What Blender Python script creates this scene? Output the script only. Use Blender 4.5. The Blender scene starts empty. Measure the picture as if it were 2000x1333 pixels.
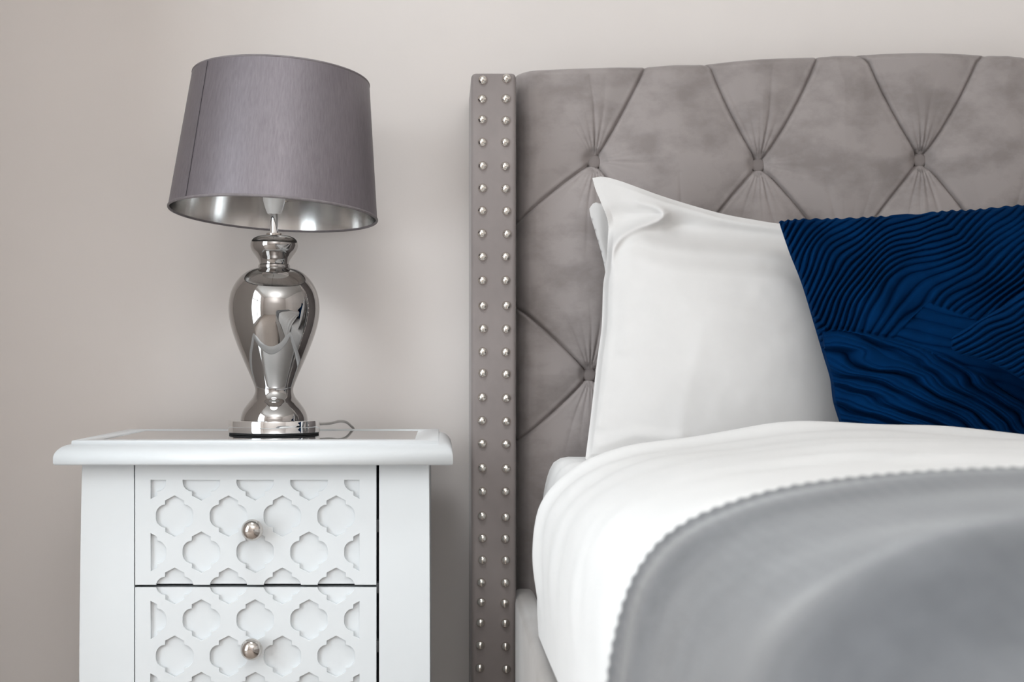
import bpy, bmesh, math
import numpy as np
from mathutils import Vector, Matrix

# ------------------------------------------------------------------ camera, light, exposure
scene = bpy.context.scene
COL = scene.collection
F = 2700.0                 # focal length in pixels of the 2000 px wide frame
VX, VY = 864.0, 716.0      # vanishing point of the depth lines
H = 0.80                   # camera height

cam_d = bpy.data.cameras.new('camera')
cam_d.sensor_width = 36.0
cam_d.lens = 36.0 * F / 2000.0
cam_d.shift_x = (1000.0 - VX) / 2000.0
cam_d.shift_y = (VY - 666.5) / 2000.0
cam_d.clip_start = 0.02
cam_d.dof.use_dof = True
cam_d.dof.focus_distance = 2.12
cam_d.dof.aperture_fstop = 6.3
cam = bpy.data.objects.new('camera', cam_d)
cam.location = (0, 0, H)
cam.rotation_euler = (math.pi / 2, 0, 0)
COL.objects.link(cam)
scene.camera = cam

vs = scene.view_settings
vs.view_transform = 'Standard'
vs.look = 'None'
vs.gamma = 1.0
vs.use_curve_mapping = False
vs.exposure = -0.49

world = bpy.data.worlds.new('sky')
scene.world = world
world.use_nodes = True
world.node_tree.nodes['Background'].inputs[0].default_value = (0.75, 0.87, 1.0, 1)
world.node_tree.nodes['Background'].inputs[1].default_value = 1.0

WALL_Y = 2.41
LEFT_X = -1.75
RIGHT_X = 2.7
FRONT_Y = -2.0
CEIL_Z = 2.5
WIN_Y0, WIN_Y1, WIN_Z0, WIN_Z1 = -0.60, 1.05, 0.12, 2.28


def area_light(name, loc, rot, sx, sy, power, color, spread=math.pi):
    d = bpy.data.lights.new(name, 'AREA')
    d.shape = 'RECTANGLE'
    d.size, d.size_y = sx, sy
    d.energy = power
    d.color = color
    d.spread = spread
    o = bpy.data.objects.new(name, d)
    o.location = loc
    o.rotation_euler = rot
    COL.objects.link(o)
    return o


# daylight coming in through the window of the left wall
area_light('window_daylight', (LEFT_X + 0.03, (WIN_Y0 + WIN_Y1) / 2, (WIN_Z0 + WIN_Z1) / 2),
           (0, -math.pi / 2, 0), WIN_Z1 - WIN_Z0, WIN_Y1 - WIN_Y0, 80, (0.87, 0.95, 1.0))
# added fill light, aimed up at the ceiling behind the camera
area_light('added_fill_light', (0.35, -1.0, 1.55), (math.pi, 0, 0), 0.35, 0.35, 92, (0.93, 0.97, 1.0))
# recessed ceiling spot washing the wall beside the bed
sd = bpy.data.lights.new('ceiling_spot', 'SPOT')
sd.energy = 122
sd.color = (0.93, 0.97, 1.0)
sd.spot_size = math.radians(42)
sd.spot_blend = 1.0
sd.shadow_soft_size = 0.32
spot = bpy.data.objects.new('ceiling_spot', sd)
spot.location = (-0.2, 1.45, CEIL_Z - 0.03)
spot.rotation_euler = (Vector((-0.02, WALL_Y, 0.60)) - Vector(spot.location)).to_track_quat('-Z', 'Y').to_euler()
COL.objects.link(spot)

# ------------------------------------------------------------------ helpers


def P(px, py, Y):
    """point that stands at depth Y where the photograph shows pixel px, py"""
    return np.stack([(px - VX) * Y / F, Y + 0 * px, H + (VY - py) * Y / F], -1)


def PX(px, Y): return (px - VX) * Y / F
def PZ(py, Y): return H + (VY - py) * Y / F


def nodes_of(name):
    m = bpy.data.materials.new(name)
    m.use_nodes = True
    nt = m.node_tree
    return m, nt, nt.nodes['Principled BSDF']


def setp(b, **kw):
    names = dict(color='Base Color', rough='Roughness', metal='Metallic', sheen='Sheen Weight', sheen_rough='Sheen Roughness',
                 sheen_tint='Sheen Tint', spec='Specular IOR Level', coat='Coat Weight', coat_rough='Coat Roughness', aniso='Anisotropic',
                 sub='Subsurface Weight', trans='Transmission Weight', ior='IOR')
    for k, v in kw.items():
        if k in ('color', 'sheen_tint') and len(v) == 3:
            v = (*v, 1)
        b.inputs[names[k]].default_value = v


def noise_mat(name, c1, c2, scale=8, detail=4, stretch=(1, 1, 1), bump=0.0, bump_scale=200, bump_dist=0.001, lo=0.35, hi=0.65, bstretch=None, **kw):
    m, nt, b = nodes_of(name)
    setp(b, **kw)
    tc = nt.nodes.new('ShaderNodeTexCoord')
    mp = nt.nodes.new('ShaderNodeMapping')
    mp.inputs['Scale'].default_value = stretch
    nt.links.new(tc.outputs['Object'], mp.inputs[0])
    n = nt.nodes.new('ShaderNodeTexNoise')
    n.inputs['Scale'].default_value = scale
    n.inputs['Detail'].default_value = detail
    n.inputs['Roughness'].default_value = 0.6
    nt.links.new(mp.outputs[0], n.inputs['Vector'])
    r = nt.nodes.new('ShaderNodeValToRGB')
    r.color_ramp.elements[0].position = lo
    r.color_ramp.elements[1].position = hi
    r.color_ramp.elements[0].color = (*c1, 1)
    r.color_ramp.elements[1].color = (*c2, 1)
    nt.links.new(n.outputs[0], r.inputs[0])
    nt.links.new(r.outputs[0], b.inputs['Base Color'])
    if bump > 0:
        mp2 = nt.nodes.new('ShaderNodeMapping')
        mp2.inputs['Scale'].default_value = bstretch or stretch
        nt.links.new(tc.outputs['Object'], mp2.inputs[0])
        n2 = nt.nodes.new('ShaderNodeTexNoise')
        n2.inputs['Scale'].default_value = bump_scale
        n2.inputs['Detail'].default_value = 3
        nt.links.new(mp2.outputs[0], n2.inputs['Vector'])
        bp = nt.nodes.new('ShaderNodeBump')
        bp.inputs['Strength'].default_value = bump
        bp.inputs['Distance'].default_value = bump_dist
        nt.links.new(n2.outputs[0], bp.inputs['Height'])
        nt.links.new(bp.outputs[0], b.inputs['Normal'])
    return m


def plain(name, color, **kw):
    m, nt, b = nodes_of(name)
    setp(b, color=color, **kw)
    return m


M = {}
M['wall'] = noise_mat('wall_paint', (0.785, 0.733, 0.703), (0.80, 0.748, 0.718), scale=2.5, bump=0.12, bump_scale=260, bump_dist=0.0006, rough=0.75, spec=0.25)
M['ceiling'] = noise_mat('ceiling_paint', (0.80, 0.79, 0.77), (0.83, 0.82, 0.80), scale=3, rough=0.9)
M['floor'] = noise_mat('oak_floor', (0.45, 0.385, 0.34), (0.52, 0.45, 0.40), scale=5, stretch=(8, 0.6, 1), rough=0.4)
M['trim'] = noise_mat('trim_paint', (0.78, 0.78, 0.77), (0.82, 0.82, 0.81), scale=6, rough=0.4)
M['white'] = noise_mat('white_lacquer', (0.725, 0.745, 0.757), (0.745, 0.765, 0.777), scale=4, rough=0.3, spec=0.45)
M['dark'] = noise_mat('dark_gap', (0.012, 0.012, 0.015), (0.02, 0.02, 0.022), scale=20, rough=0.7)
M['runner'] = noise_mat('runner_grey', (0.10, 0.10, 0.10), (0.16, 0.16, 0.165), scale=30, rough=0.5)
M['mirror'] = noise_mat('mirror_glass', (0.70, 0.71, 0.72), (0.74, 0.75, 0.76), scale=6, rough=0.03, metal=1.0)
M['chrome'] = noise_mat('polished_chrome', (0.80, 0.80, 0.80), (0.84, 0.84, 0.84), scale=10, rough=0.04, metal=1.0)
M['smoke'] = noise_mat('smoked_mirror_glass', (0.375, 0.362, 0.353), (0.40, 0.387, 0.378), scale=6, rough=0.02, metal=1.0)
M['nickel'] = noise_mat('satin_nickel', (0.54, 0.50, 0.465), (0.60, 0.56, 0.525), scale=20, rough=0.10, metal=1.0)
M['nail'] = noise_mat('nail_nickel', (0.70, 0.66, 0.61), (0.78, 0.74, 0.69), scale=60, rough=0.16, metal=1.0)
M['satin'] = noise_mat('satin_shade', (0.160, 0.140, 0.155), (0.205, 0.184, 0.199), scale=30, detail=5, stretch=(14, 14, 0.8), lo=0.3, hi=0.7,
                       bump=0.25, bump_scale=60, bump_dist=0.0006, bstretch=(12, 12, 0.9), rough=0.40, metal=0.5, aniso=0.6)
_nt = M['satin'].node_tree
_tg = _nt.nodes.new('ShaderNodeTangent')
_tg.direction_type = 'RADIAL'
_tg.axis = 'Z'
_nt.links.new(_tg.outputs[0], _nt.nodes['Principled BSDF'].inputs['Tangent'])
M['trimcloth'] = noise_mat('shade_trim', (0.15, 0.13, 0.135), (0.19, 0.17, 0.175), scale=80, rough=0.6)
M['silver'] = noise_mat('silver_lining', (0.56, 0.55, 0.54), (0.64, 0.63, 0.62), scale=14, stretch=(3, 3, 0.3), rough=0.16, metal=1.0,
                        bump=0.25, bump_scale=9, bump_dist=0.003, bstretch=(2, 2, 0.15))
M['bulb'] = noise_mat('white_plastic', (0.78, 0.77, 0.76), (0.82, 0.81, 0.80), scale=20, rough=0.35)
M['cord'] = noise_mat('grey_cord', (0.36, 0.34, 0.32), (0.42, 0.40, 0.38), scale=60, rough=0.3, spec=0.6)
M['felt'] = plain('black_felt', (0.01, 0.01, 0.011), rough=0.9)
M['velvet'] = noise_mat('grey_velvet', (0.262, 0.231, 0.223), (0.345, 0.308, 0.299), scale=15, detail=9, stretch=(0.8, 1, 1.15), lo=0.36, hi=0.56,
                        bump=0.25, bump_scale=900, bump_dist=0.0004, rough=0.85, spec=0.2, sheen=0.35, sheen_rough=0.35, sheen_tint=(0.9, 0.87, 0.86))
M['velvet_wing'] = noise_mat('grey_velvet_wing', (0.205, 0.178, 0.171), (0.26, 0.228, 0.219), scale=7, detail=4, stretch=(1, 1, 0.8), lo=0.3, hi=0.7,
                             bump=0.2, bump_scale=900, bump_dist=0.0004, rough=0.85, spec=0.2, sheen=0.3, sheen_rough=0.35, sheen_tint=(0.9, 0.87, 0.86))
M['rail'] = noise_mat('rail_velvet', (0.37, 0.34, 0.32), (0.43, 0.40, 0.38), scale=7, rough=0.8, spec=0.2, sheen=0.35, sheen_rough=0.4)
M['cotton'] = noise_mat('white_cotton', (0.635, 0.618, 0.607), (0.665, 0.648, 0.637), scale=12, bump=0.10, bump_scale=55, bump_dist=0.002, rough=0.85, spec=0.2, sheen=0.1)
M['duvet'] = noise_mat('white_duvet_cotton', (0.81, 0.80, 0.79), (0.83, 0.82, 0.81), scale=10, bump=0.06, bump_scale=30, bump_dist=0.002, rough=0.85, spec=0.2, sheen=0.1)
M['throw'] = noise_mat('grey_knit', (0.074, 0.077, 0.085), (0.100, 0.103, 0.112), scale=40, detail=5, bump=0.4, bump_scale=500, bump_dist=0.001, rough=0.9, spec=0.15, sheen=0.5, sheen_rough=0.5)
M['blue'] = noise_mat('blue_velvet', (0.0004, 0.0160, 0.062), (0.0005, 0.0225, 0.087), scale=14, detail=4, bump=0.2, bump_scale=900, bump_dist=0.0003, rough=0.8, spec=0.02,
                      sheen=0.05, sheen_rough=0.3, sheen_tint=(0.01, 0.25, 0.7))


def link(name, me, mat, parent=None, smooth=False):
    o = bpy.data.objects.new(name, me)
    if mat is not None:
        me.materials.clear()
        me.materials.append(mat)
    COL.objects.link(o)
    if parent is not None:
        o.parent = parent
    if smooth:
        me.polygons.foreach_set('use_smooth', [True] * len(me.polygons))
    return o


def from_bm(name, bm, mat, parent=None, smooth=False):
    bmesh.ops.recalc_face_normals(bm, faces=bm.faces[:])
    me = bpy.data.meshes.new(name)
    bm.to_mesh(me)
    bm.free()
    return link(name, me, mat, parent, smooth)


def from_arrays(name, verts, faces, mat, parent=None, smooth=True):
    """verts (n,3) array, faces (m,4) int array"""
    me = bpy.data.meshes.new(name)
    verts = np.ascontiguousarray(verts, dtype=np.float32).reshape(-1, 3)
    faces = np.ascontiguousarray(faces, dtype=np.int32)
    m, k = faces.shape
    me.vertices.add(len(verts))
    me.vertices.foreach_set('co', verts.ravel())
    me.loops.add(m * k)
    me.loops.foreach_set('vertex_index', faces.ravel())
    me.polygons.add(m)
    me.polygons.foreach_set('loop_start', np.arange(0, m * k, k, dtype=np.int32))
    me.update(calc_edges=True)
    me.validate()
    return link(name, me, mat, parent, smooth)


def grid_faces(n, m, idx=None, flip=False, wrap=False):
    if idx is None:
        idx = np.arange(n * m).reshape(n, m)
    if wrap:
        idx = np.concatenate([idx, idx[:, :1]], 1)
    a, b, c, d = idx[:-1, :-1], idx[1:, :-1], idx[1:, 1:], idx[:-1, 1:]
    q = np.stack([a, d, c, b] if flip else [a, b, c, d], -1).reshape(-1, 4)
    return q


def box_bm(bm, x0, x1, y0, y1, z0, z1, bevel=0.0, seg=2):
    r = bmesh.ops.create_cube(bm, size=1.0)
    vv = r['verts']
    for v in vv:
        v.co = ((x0 + x1) / 2 + v.co.x * (x1 - x0), (y0 + y1) / 2 + v.co.y * (y1 - y0), (z0 + z1) / 2 + v.co.z * (z1 - z0))
    if bevel > 0:
        es = set()
        for v in vv:
            es.update(v.link_edges)
        bmesh.ops.bevel(bm, geom=list(es), offset=bevel, segments=seg, profile=0.5, affect='EDGES')


def box(name, x0, x1, y0, y1, z0, z1, mat, parent=None, bevel=0.0, seg=2):
    bm = bmesh.new()
    box_bm(bm, x0, x1, y0, y1, z0, z1, bevel, seg)
    return from_bm(name, bm, mat, parent, smooth=bevel > 0.003)


def catmull(pts, n):
    """n points along a Catmull-Rom curve through pts, evenly by arc length"""
    p = np.asarray(pts, float)
    q = np.vstack([2 * p[0] - p[1], p, 2 * p[-1] - p[-2]])
    out = []
    for i in range(1, len(q) - 2):
        t = np.linspace(0, 1, 24, endpoint=False)[:, None]
        a, b, c, d = q[i - 1], q[i], q[i + 1], q[i + 2]
        out.append(0.5 * (2 * b + (c - a) * t + (2 * a - 5 * b + 4 * c - d) * t ** 2 + (3 * b - a - 3 * c + d) * t ** 3))
    out.append(p[-1:])
    o = np.vstack(out)
    L = np.concatenate([[0], np.cumsum(np.linalg.norm(np.diff(o, axis=0), axis=1))])
    s = np.linspace(0, L[-1], n) if np.isscalar(n) else np.asarray(n) * L[-1]
    return np.stack([np.interp(s, L, o[:, k]) for k in range(o.shape[1])], -1)


def lathe(name, prof, mat, parent, seg=96, smooth=True, sub=0):
    """prof: list of (radius, z); closes at r == 0 ends"""
    p = np.asarray(prof, float)
    if sub:
        p = catmull(p, sub)
    n = len(p)
    a = np.linspace(0, 2 * np.pi, seg, endpoint=False)
    v = np.stack([p[:, :1] * np.cos(a), p[:, :1] * np.sin(a), p[:, 1:] + 0 * a], -1)
    f = grid_faces(n, seg, wrap=True, flip=True)
    o = from_arrays(name, v, f, mat, parent, smooth)
    o.data.set_sharp_from_angle(angle=math.radians(32))
    return o


def tube(name, pts, r, mat, parent, n=60, seg=10):
    p = catmull(pts, n)
    t = np.gradient(p, axis=0)
    t /= np.linalg.norm(t, axis=1)[:, None]
    up = np.array([0.13, 0.31, 0.94])
    a = np.cross(t, up)
    a /= np.linalg.norm(a, axis=1)[:, None]
    b = np.cross(t, a)
    th = np.linspace(0, 2 * np.pi, seg, endpoint=False)
    v = p[:, None] + r * (a[:, None] * np.cos(th)[None, :, None] + b[:, None] * np.sin(th)[None, :, None])
    return from_arrays(name, v, grid_faces(n, seg, wrap=True), mat, parent)


def thing(name, label, cat, loc=(0, 0, 0), group=None):
    o = bpy.data.objects.new(name, None)
    o.empty_display_size = 0.1
    COL.objects.link(o)
    o.location = loc
    tag(o, label, cat, group)
    return o


def tag(o, label, cat, group=None):
    o['label'] = label
    o['category'] = cat
    if group:
        o['group'] = group
    return o


def struct(o, label, cat):
    o['kind'] = 'structure'
    o['label'] = label
    o['category'] = cat
    return o


def smoothstep(a, b, x):
    t = np.clip((x - a) / (b - a), 0, 1)
    return t * t * (3 - 2 * t)


def value_noise(x, y, seed=0):
    """smooth 2-D noise in -1..1"""
    xi, yi = np.floor(x).astype(int), np.floor(y).astype(int)
    fx, fy = x - xi, y - yi
    fx, fy = fx * fx * (3 - 2 * fx), fy * fy * (3 - 2 * fy)

    def h(i, j):
        n = np.sin(i * 127.1 + j * 311.7 + seed * 74.7) * 43758.5453
        return 2 * (n - np.floor(n)) - 1
    return (h(xi, yi) * (1 - fx) + h(xi + 1, yi) * fx) * (1 - fy) + (h(xi, yi + 1) * (1 - fx) + h(xi + 1, yi + 1) * fx) * fy


def seg_dist(U, V, pts):
    """distance from each (U,V) to a polyline"""
    best = np.full(U.shape, 1e9)
    for (x0, y0), (x1, y1) in zip(pts[:-1], pts[1:]):
        dx, dy = x1 - x0, y1 - y0
        t = np.clip(((U - x0) * dx + (V - y0) * dy) / (dx * dx + dy * dy), 0, 1)
        best = np.minimum(best, np.hypot(U - x0 - t * dx, V - y0 - t * dy))
    return best


# ------------------------------------------------------------------ the room
T = 0.12
struct(box('wall_back', LEFT_X - T, RIGHT_X + T, WALL_Y, WALL_Y + T, 0, CEIL_Z, M['wall']), 'taupe painted wall behind the bed and the nightstand', 'wall')
struct(box('wall_right', RIGHT_X, RIGHT_X + T, FRONT_Y, WALL_Y, 0, CEIL_Z, M['wall']), 'taupe painted wall right of the bed', 'wall')
struct(box('wall_front', LEFT_X - T, RIGHT_X + T, FRONT_Y - T, FRONT_Y, 0, CEIL_Z, M['wall']), 'taupe painted wall facing the bed', 'wall')
struct(box('floor', LEFT_X - T, RIGHT_X + T, FRONT_Y - T, WALL_Y + T, -T, 0, M['floor']), 'brown wooden floor under the bed', 'floor')
struct(box('ceiling', LEFT_X - T, RIGHT_X + T, FRONT_Y - T, WALL_Y + T, CEIL_Z, CEIL_Z + T, M['ceiling']), 'white ceiling above the bed', 'ceiling')
bm = bmesh.new()
for (a, b, c, d) in ((FRONT_Y, WIN_Y0, 0, CEIL_Z), (WIN_Y1, WALL_Y, 0, CEIL_Z), (WIN_Y0, WIN_Y1, 0, WIN_Z0), (WIN_Y0, WIN_Y1, WIN_Z1, CEIL_Z)):
    box_bm(bm, LEFT_X - T, LEFT_X, a, b, c, d)
struct(from_bm('wall_left', bm, M['wall']), 'taupe painted wall with the window', 'wall')
struct(box('added_shade_pier', LEFT_X, -0.80, 1.71, WALL_Y, 0, CEIL_Z, M['wall']), 'unseen taupe pier added left of the nightstand to block window light', 'wall')  # unseen pier, added to shade the left part of the back wall
win = thing('window_1', 'white framed window in the left wall', 'window', (LEFT_X, (WIN_Y0 + WIN_Y1) / 2, WIN_Z0))
win['kind'] = 'structure'
W0, W1, WZ = WIN_Y0 - win.location.y, WIN_Y1 - win.location.y, WIN_Z1 - WIN_Z0
bm = bmesh.new()
for (a, b, c, d) in ((W0, W0 + 0.06, 0, WZ), (W1 - 0.06, W1, 0, WZ), (W0, W1, 0, 0.06), (W0, W1, WZ - 0.06, WZ),
                     (-0.03, 0.03, 0.06, WZ - 0.06), (W0 + 0.06, W1 - 0.06, WZ * 0.62, WZ * 0.62 + 0.04)):
    box_bm(bm, 0.04, 0.075, a, b, c, d)
from_bm('window_frame', bm, M['trim'], win)
gm, gnt, gb = nodes_of('window_glass')
setp(gb, color=(1, 1, 1), rough=0.0, trans=1.0, ior=1.45)
box('pane', -0.07, -0.064, W0, W1, 0, WZ, gm, win)
for nm, a in (('baseboard_back', (LEFT_X, RIGHT_X, WALL_Y - 0.015, WALL_Y, 0, 0.12)), ('baseboard_left', (LEFT_X, LEFT_X + 0.015, FRONT_Y, WALL_Y - 0.015, 0, 0.12))):
    struct(box(nm, *a, M['trim'], bevel=0.002), 'white skirting board along the %s wall' % nm.split('_')[1], 'baseboard')

# ------------------------------------------------------------------ nightstand
NY = 1.985                 # front face of the carcass
NB = 2.34                  # back
TOPZ = PZ(861, 1.97)
ns = thing('nightstand', 'white nightstand with trellis fretwork drawers and mirrored top', 'nightstand', (PX(500, NY), 2.16, 0))
NL = ns.location


def nsbox(name, x0, x1, y0, y1, z0, z1, mat, bevel=0.0, parent=None):
    o = box(name, x0 - NL.x, x1 - NL.x, y0 - NL.y, y1 - NL.y, z0, z1, mat, parent or ns, bevel)
    return o


# moulded top: rings of a rectangle, (outset from the upper step, drop)
xl, xr, yf, yb = PX(140, 1.97), PX(856, 1.97), 1.970, NB
prof = [(-0.034, -0.0012), (-0.034, 0.0), (-0.001, 0.0), (0.0, -0.0008), (0.0005, -0.0052), (0.0022, -0.0056), (0.0065, -0.0064), (0.0115, -0.0088),
        (0.0165, -0.0132), (0.0195, -0.0178), (0.0208, -0.0225), (0.0209, -0.031), (0.0195, -0.0335), (0.017, -0.034), (-0.02, -0.034)]
rings = []
for o_, dz in prof:
    rings.append([(xl - o_, yf - o_), (xr + o_, yf - o_), (xr + o_, yb + min(o_, 0.008)), (xl - o_, yb + min(o_, 0.008))])
R = np.array([[(x - NL.x, y - NL.y, TOPZ + prof[i][1]) for x, y in r] for i, r in enumerate(rings)])
f = grid_faces(len(prof), 4, wrap=True)
top = from_arrays('top', R, f, M['white'], ns, smooth=False)
# bottom plate closing the top from below, and the mirror
nsbox('top_underside', xl, xr, yf, yb, TOPZ - 0.034, TOPZ - 0.006, M['white'])
nsbox('mirror_top', xl + 0.0335, xr - 0.0335, yf + 0.0335, yb - 0.0335, TOPZ - 0.0055, TOPZ - 0.0009, M['mirror'])['label'] = 'mirror glass panel'

zt = TOPZ - 0.034
sxl0, sxl1 = PX(160, NY), PX(262, NY)
sxr0, sxr1 = PX(740.5, NY), PX(838, NY)


def stile(xo0, xo1, x1, name='leg', side=1):
    """front post; the outer edge swings very slightly"""
    bm = bmesh.new()
    zs = np.linspace(0, zt, 14)
    ring = []
    for z in zs:
        k = (zt - z) / zt
        out = 0.004 * math.sin(min(1, k * 1.8) * math.pi / 2)
        a, b = (xo0 - out, x1) if side < 0 else (x1, xo0 + out * 0.3)
        ring.append([bm.verts.new((x - NL.x, y - NL.y, z)) for x, y in ((a, NY), (b, NY), (b, NY + 0.05), (a, NY + 0.05))])
    for r0, r1 in zip(ring[:-1], ring[1:]):
        for k in range(4):
            bm.faces.new((r0[k], r0[(k + 1) % 4], r1[(k + 1) % 4], r1[k]))
    bm.faces.new(ring[0][::-1])
    bm.faces.new(ring[-1])
    es = [e for e in bm.edges if abs(e.verts[0].co.z - e.verts[1].co.z) > 0.01]
    bmesh.ops.bevel(bm, geom=es, offset=0.0015, segments=2, profile=0.5, affect='EDGES')
    return from_bm(name, bm, M['white'], ns)


stile(sxl0, None, sxl1, side=-1)
stile(sxr1, None, sxr0, side=1)
nsbox('leg', sxl0, sxl0 + 0.05, NB - 0.05, NB, 0, zt, M['white'], 0.0015)
nsbox('leg', sxr1 - 0.05, sxr1, NB - 0.05, NB, 0, zt, M['white'], 0.0015)
nsbox('side_panel', sxl0 + 0.004, sxl0 + 0.020, NY + 0.05, NB - 0.05, 0.08, zt, M['white'])
nsbox('side_panel', sxr1 - 0.020, sxr1 - 0.001, NY + 0.05, NB - 0.05, 0.08, zt, M['white'])
nsbox('back_panel', sxl0 + 0.02, sxr1 - 0.02, NB - 0.012, NB - 0.004, 0.08, zt, M['dark'])
nsbox('carcass_liner', sxl1 - 0.003, sxr0 + 0.003, NY + 0.030, NY + 0.034, 0.10, zt, M['dark'])
nsbox('bottom_rail', sxl1, sxr0, NY + 0.002, NY + 0.03, 0.06, 0.10, M['white'], 0.001)

# fretwork drawers
HALF = [(0, 41), (-19, 31), (-19, 22.8), (-25, 21.8), (-30, 18.6), (-34, 14.2), (-36.4, 9), (-37, 5)]   # upper-left quarter, px, up positive
QUAD = HALF + [(x, -y) for x, y in HALF[::-1]]                       # top tip, down the left side, to the bottom tip
SHAPE = QUAD + [(-x, y) for x, y in QUAD[::-1][1:-1]]                # closed outline


def clip_poly(poly, ax, lim, keep_greater):
    out = []
    n = len(poly)
    for i in range(n):
        a, b = poly[i], poly[(i + 1) % n]
        ia = (a[ax] > lim) == keep_greater
        ib = (b[ax] > lim) == keep_greater
        if ia:
            out.append(a)
        if ia != ib:
            t = (lim - a[ax]) / (b[ax] - a[ax])
            out.append((a[0] + t * (b[0] - a[0]), a[1] + t * (b[1] - a[1])))
    return out


def fretwork(name, y_top, y_bot, rows, parent, open_top, open_bottom, field_top=None):
    """plate with pierced quatrefoils; pixel outline at depth NY"""
    x0, x1 = 264.5, 734.5
    fx0, fx1 = 293.5, 702.5
    holes, notch_b, notch_t = [], [], []
    for k, (yc, par) in enumerate(rows):
        xs = [341 + 105.2 * i for i in range(4)] if par else [288 + 105.2 * i for i in range(5)]
        for xc in xs:
            poly = [(xc + a, yc - b) for a, b in SHAPE]
            poly = clip_poly(poly, 0, fx0, True)
            if poly:
                poly = clip_poly(poly, 0, fx1, False)
            if field_top is not None and poly:
                poly = clip_poly(poly, 1, field_top, True)
            if len(poly) < 3:
                continue
            ys = [p[1] for p in poly]
            if open_bottom and max(ys) > y_bot:
                notch_b.append((xc, [p for p in clip_poly(poly, 1, y_bot, False)]))
            elif open_top and min(ys) < y_top:
                notch_t.append((xc, [p for p in clip_poly(poly, 1, y_top, True)]))
            else:
                holes.append(poly)

    def path(poly, edge):
        """interior points of a clipped notch, ordered left to right"""
        n = len(poly)
        on = [i for i in range(n) if abs(poly[i][1] - edge) < 1e-6]
        rot = None
        for i in on:
            j = (i + 1) % n
            if abs(poly[j][1] - edge) < 1e-6:
                rot = poly[j:] + poly[:j]
        rot = rot or poly
        if rot[0][0] > rot[-1][0]:
            rot = rot[::-1]
        return rot
    outer = [(x0, y_top)]
    for xc, poly in sorted(notch_t, key=lambda t: t[0]):
        outer += path(poly, y_top)
    outer += [(x1, y_top), (x1, y_bot)]
    for xc, poly in sorted(notch_b, key=lambda t: -t[0]):
        outer += path(poly, y_bot)[::-1]
    outer += [(x0, y_bot)]
    cu = bpy.data.curves.new(name, 'CURVE')
    cu.dimensions = '2D'
    cu.fill_mode = 'BOTH'
    cu.extrude = 0.0025
    cu.bevel_depth = 0.0004
    cu.bevel_resolution = 1
    for poly in [outer] + holes:
        sp = cu.splines.new('POLY')
        sp.points.add(len(poly) - 1)
        for i, (a, b) in enumerate(poly):
            sp.points[i].co = (PX(a, NY) - NL.x, PZ(b, NY), 0, 1)
        sp.use_cyclic_u = True
    tmp = bpy.data.objects.new('tmp', cu)
    COL.objects.link(tmp)
    dg = bpy.context.evaluated_depsgraph_get()
    me = bpy.data.meshes.new_from_object(tmp.evaluated_get(dg))
    bpy.data.objects.remove(tmp)
    bpy.data.curves.remove(cu)
    me.transform(Matrix(((1, 0, 0, 0), (0, 0, -1, NY - NL.y + 0.0029), (0, 1, 0, 0), (0, 0, 0, 1))))
    return link(name, me, M['white'], parent)


def knob(px, py, parent):
    o = lathe('knob', [(0.0, 0.033), (0.004, 0.0328), (0.0085, 0.0312), (0.0128, 0.0275), (0.0150, 0.0225), (0.0155, 0.0185), (0.0148, 0.0135), (0.0122, 0.0090), (0.0085, 0.0065),
                       (0.0062, 0.0045), (0.0068, 0.0020), (0.0085, 0.0)], M['nickel'], parent, seg=40, sub=40)
    o.rotation_euler = (math.pi / 2, 0, 0)
    o.location = (PX(px, NY) - NL.x, NY - NL.y, PZ(py, NY))
    o['label'] = 'round satin nickel knob'
    return o


drawers = [(903, 1142.5, [(938, 0), (1009, 1), (1079.5, 0), (1150, 1)], False, True, 937.5, (496, 1033)),
           (1148.5, 1380, [(1141, 1), (1212, 0), (1283, 1), (1354, 0)], True, False, None, (494.5, 1264)),
           (1386, 1616, [(1410, 0), (1481, 1), (1552, 0)], False, False, 1410, (495, 1501))]
for (ya, yb_, rows, ot, ob, ft, kn) in drawers:
    d = nsbox('drawer', PX(264.8, NY), PX(734.2, NY), NY + 0.0058, NY + 0.026, PZ(yb_ - 0.3, NY), PZ(ya + 0.3, NY), M['white'])
    d['label'] = 'white drawer with pierced trellis front'
    fretwork('fretwork', ya, yb_, rows, d, ot, ob, ft)
    knob(*kn, d)
for ya, yb_ in ((1018, 1042), (1142, 1162), (1256, 1278)):
    nsbox('drawer_runner', PX(733, NY), PX(742, NY), NY + 0.012, NY + 0.03, PZ(yb_, NY), PZ(ya, NY), M['runner'])

# ------------------------------------------------------------------ table lamp
LY = 2.18
LK = LY / F
LX = PX(535.5, LY)
lamp = thing('table_lamp', 'chrome baluster table lamp with mauve grey drum shade', 'lamp', (LX, LY, TOPZ - 0.0004))
B0 = lamp.location.z


def lz(py): return PZ(py, LY) - B0


def vz(zy): return lz(430 + zy * 0.3376)


def vr(zr): return zr * 0.3376 * LK


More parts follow.
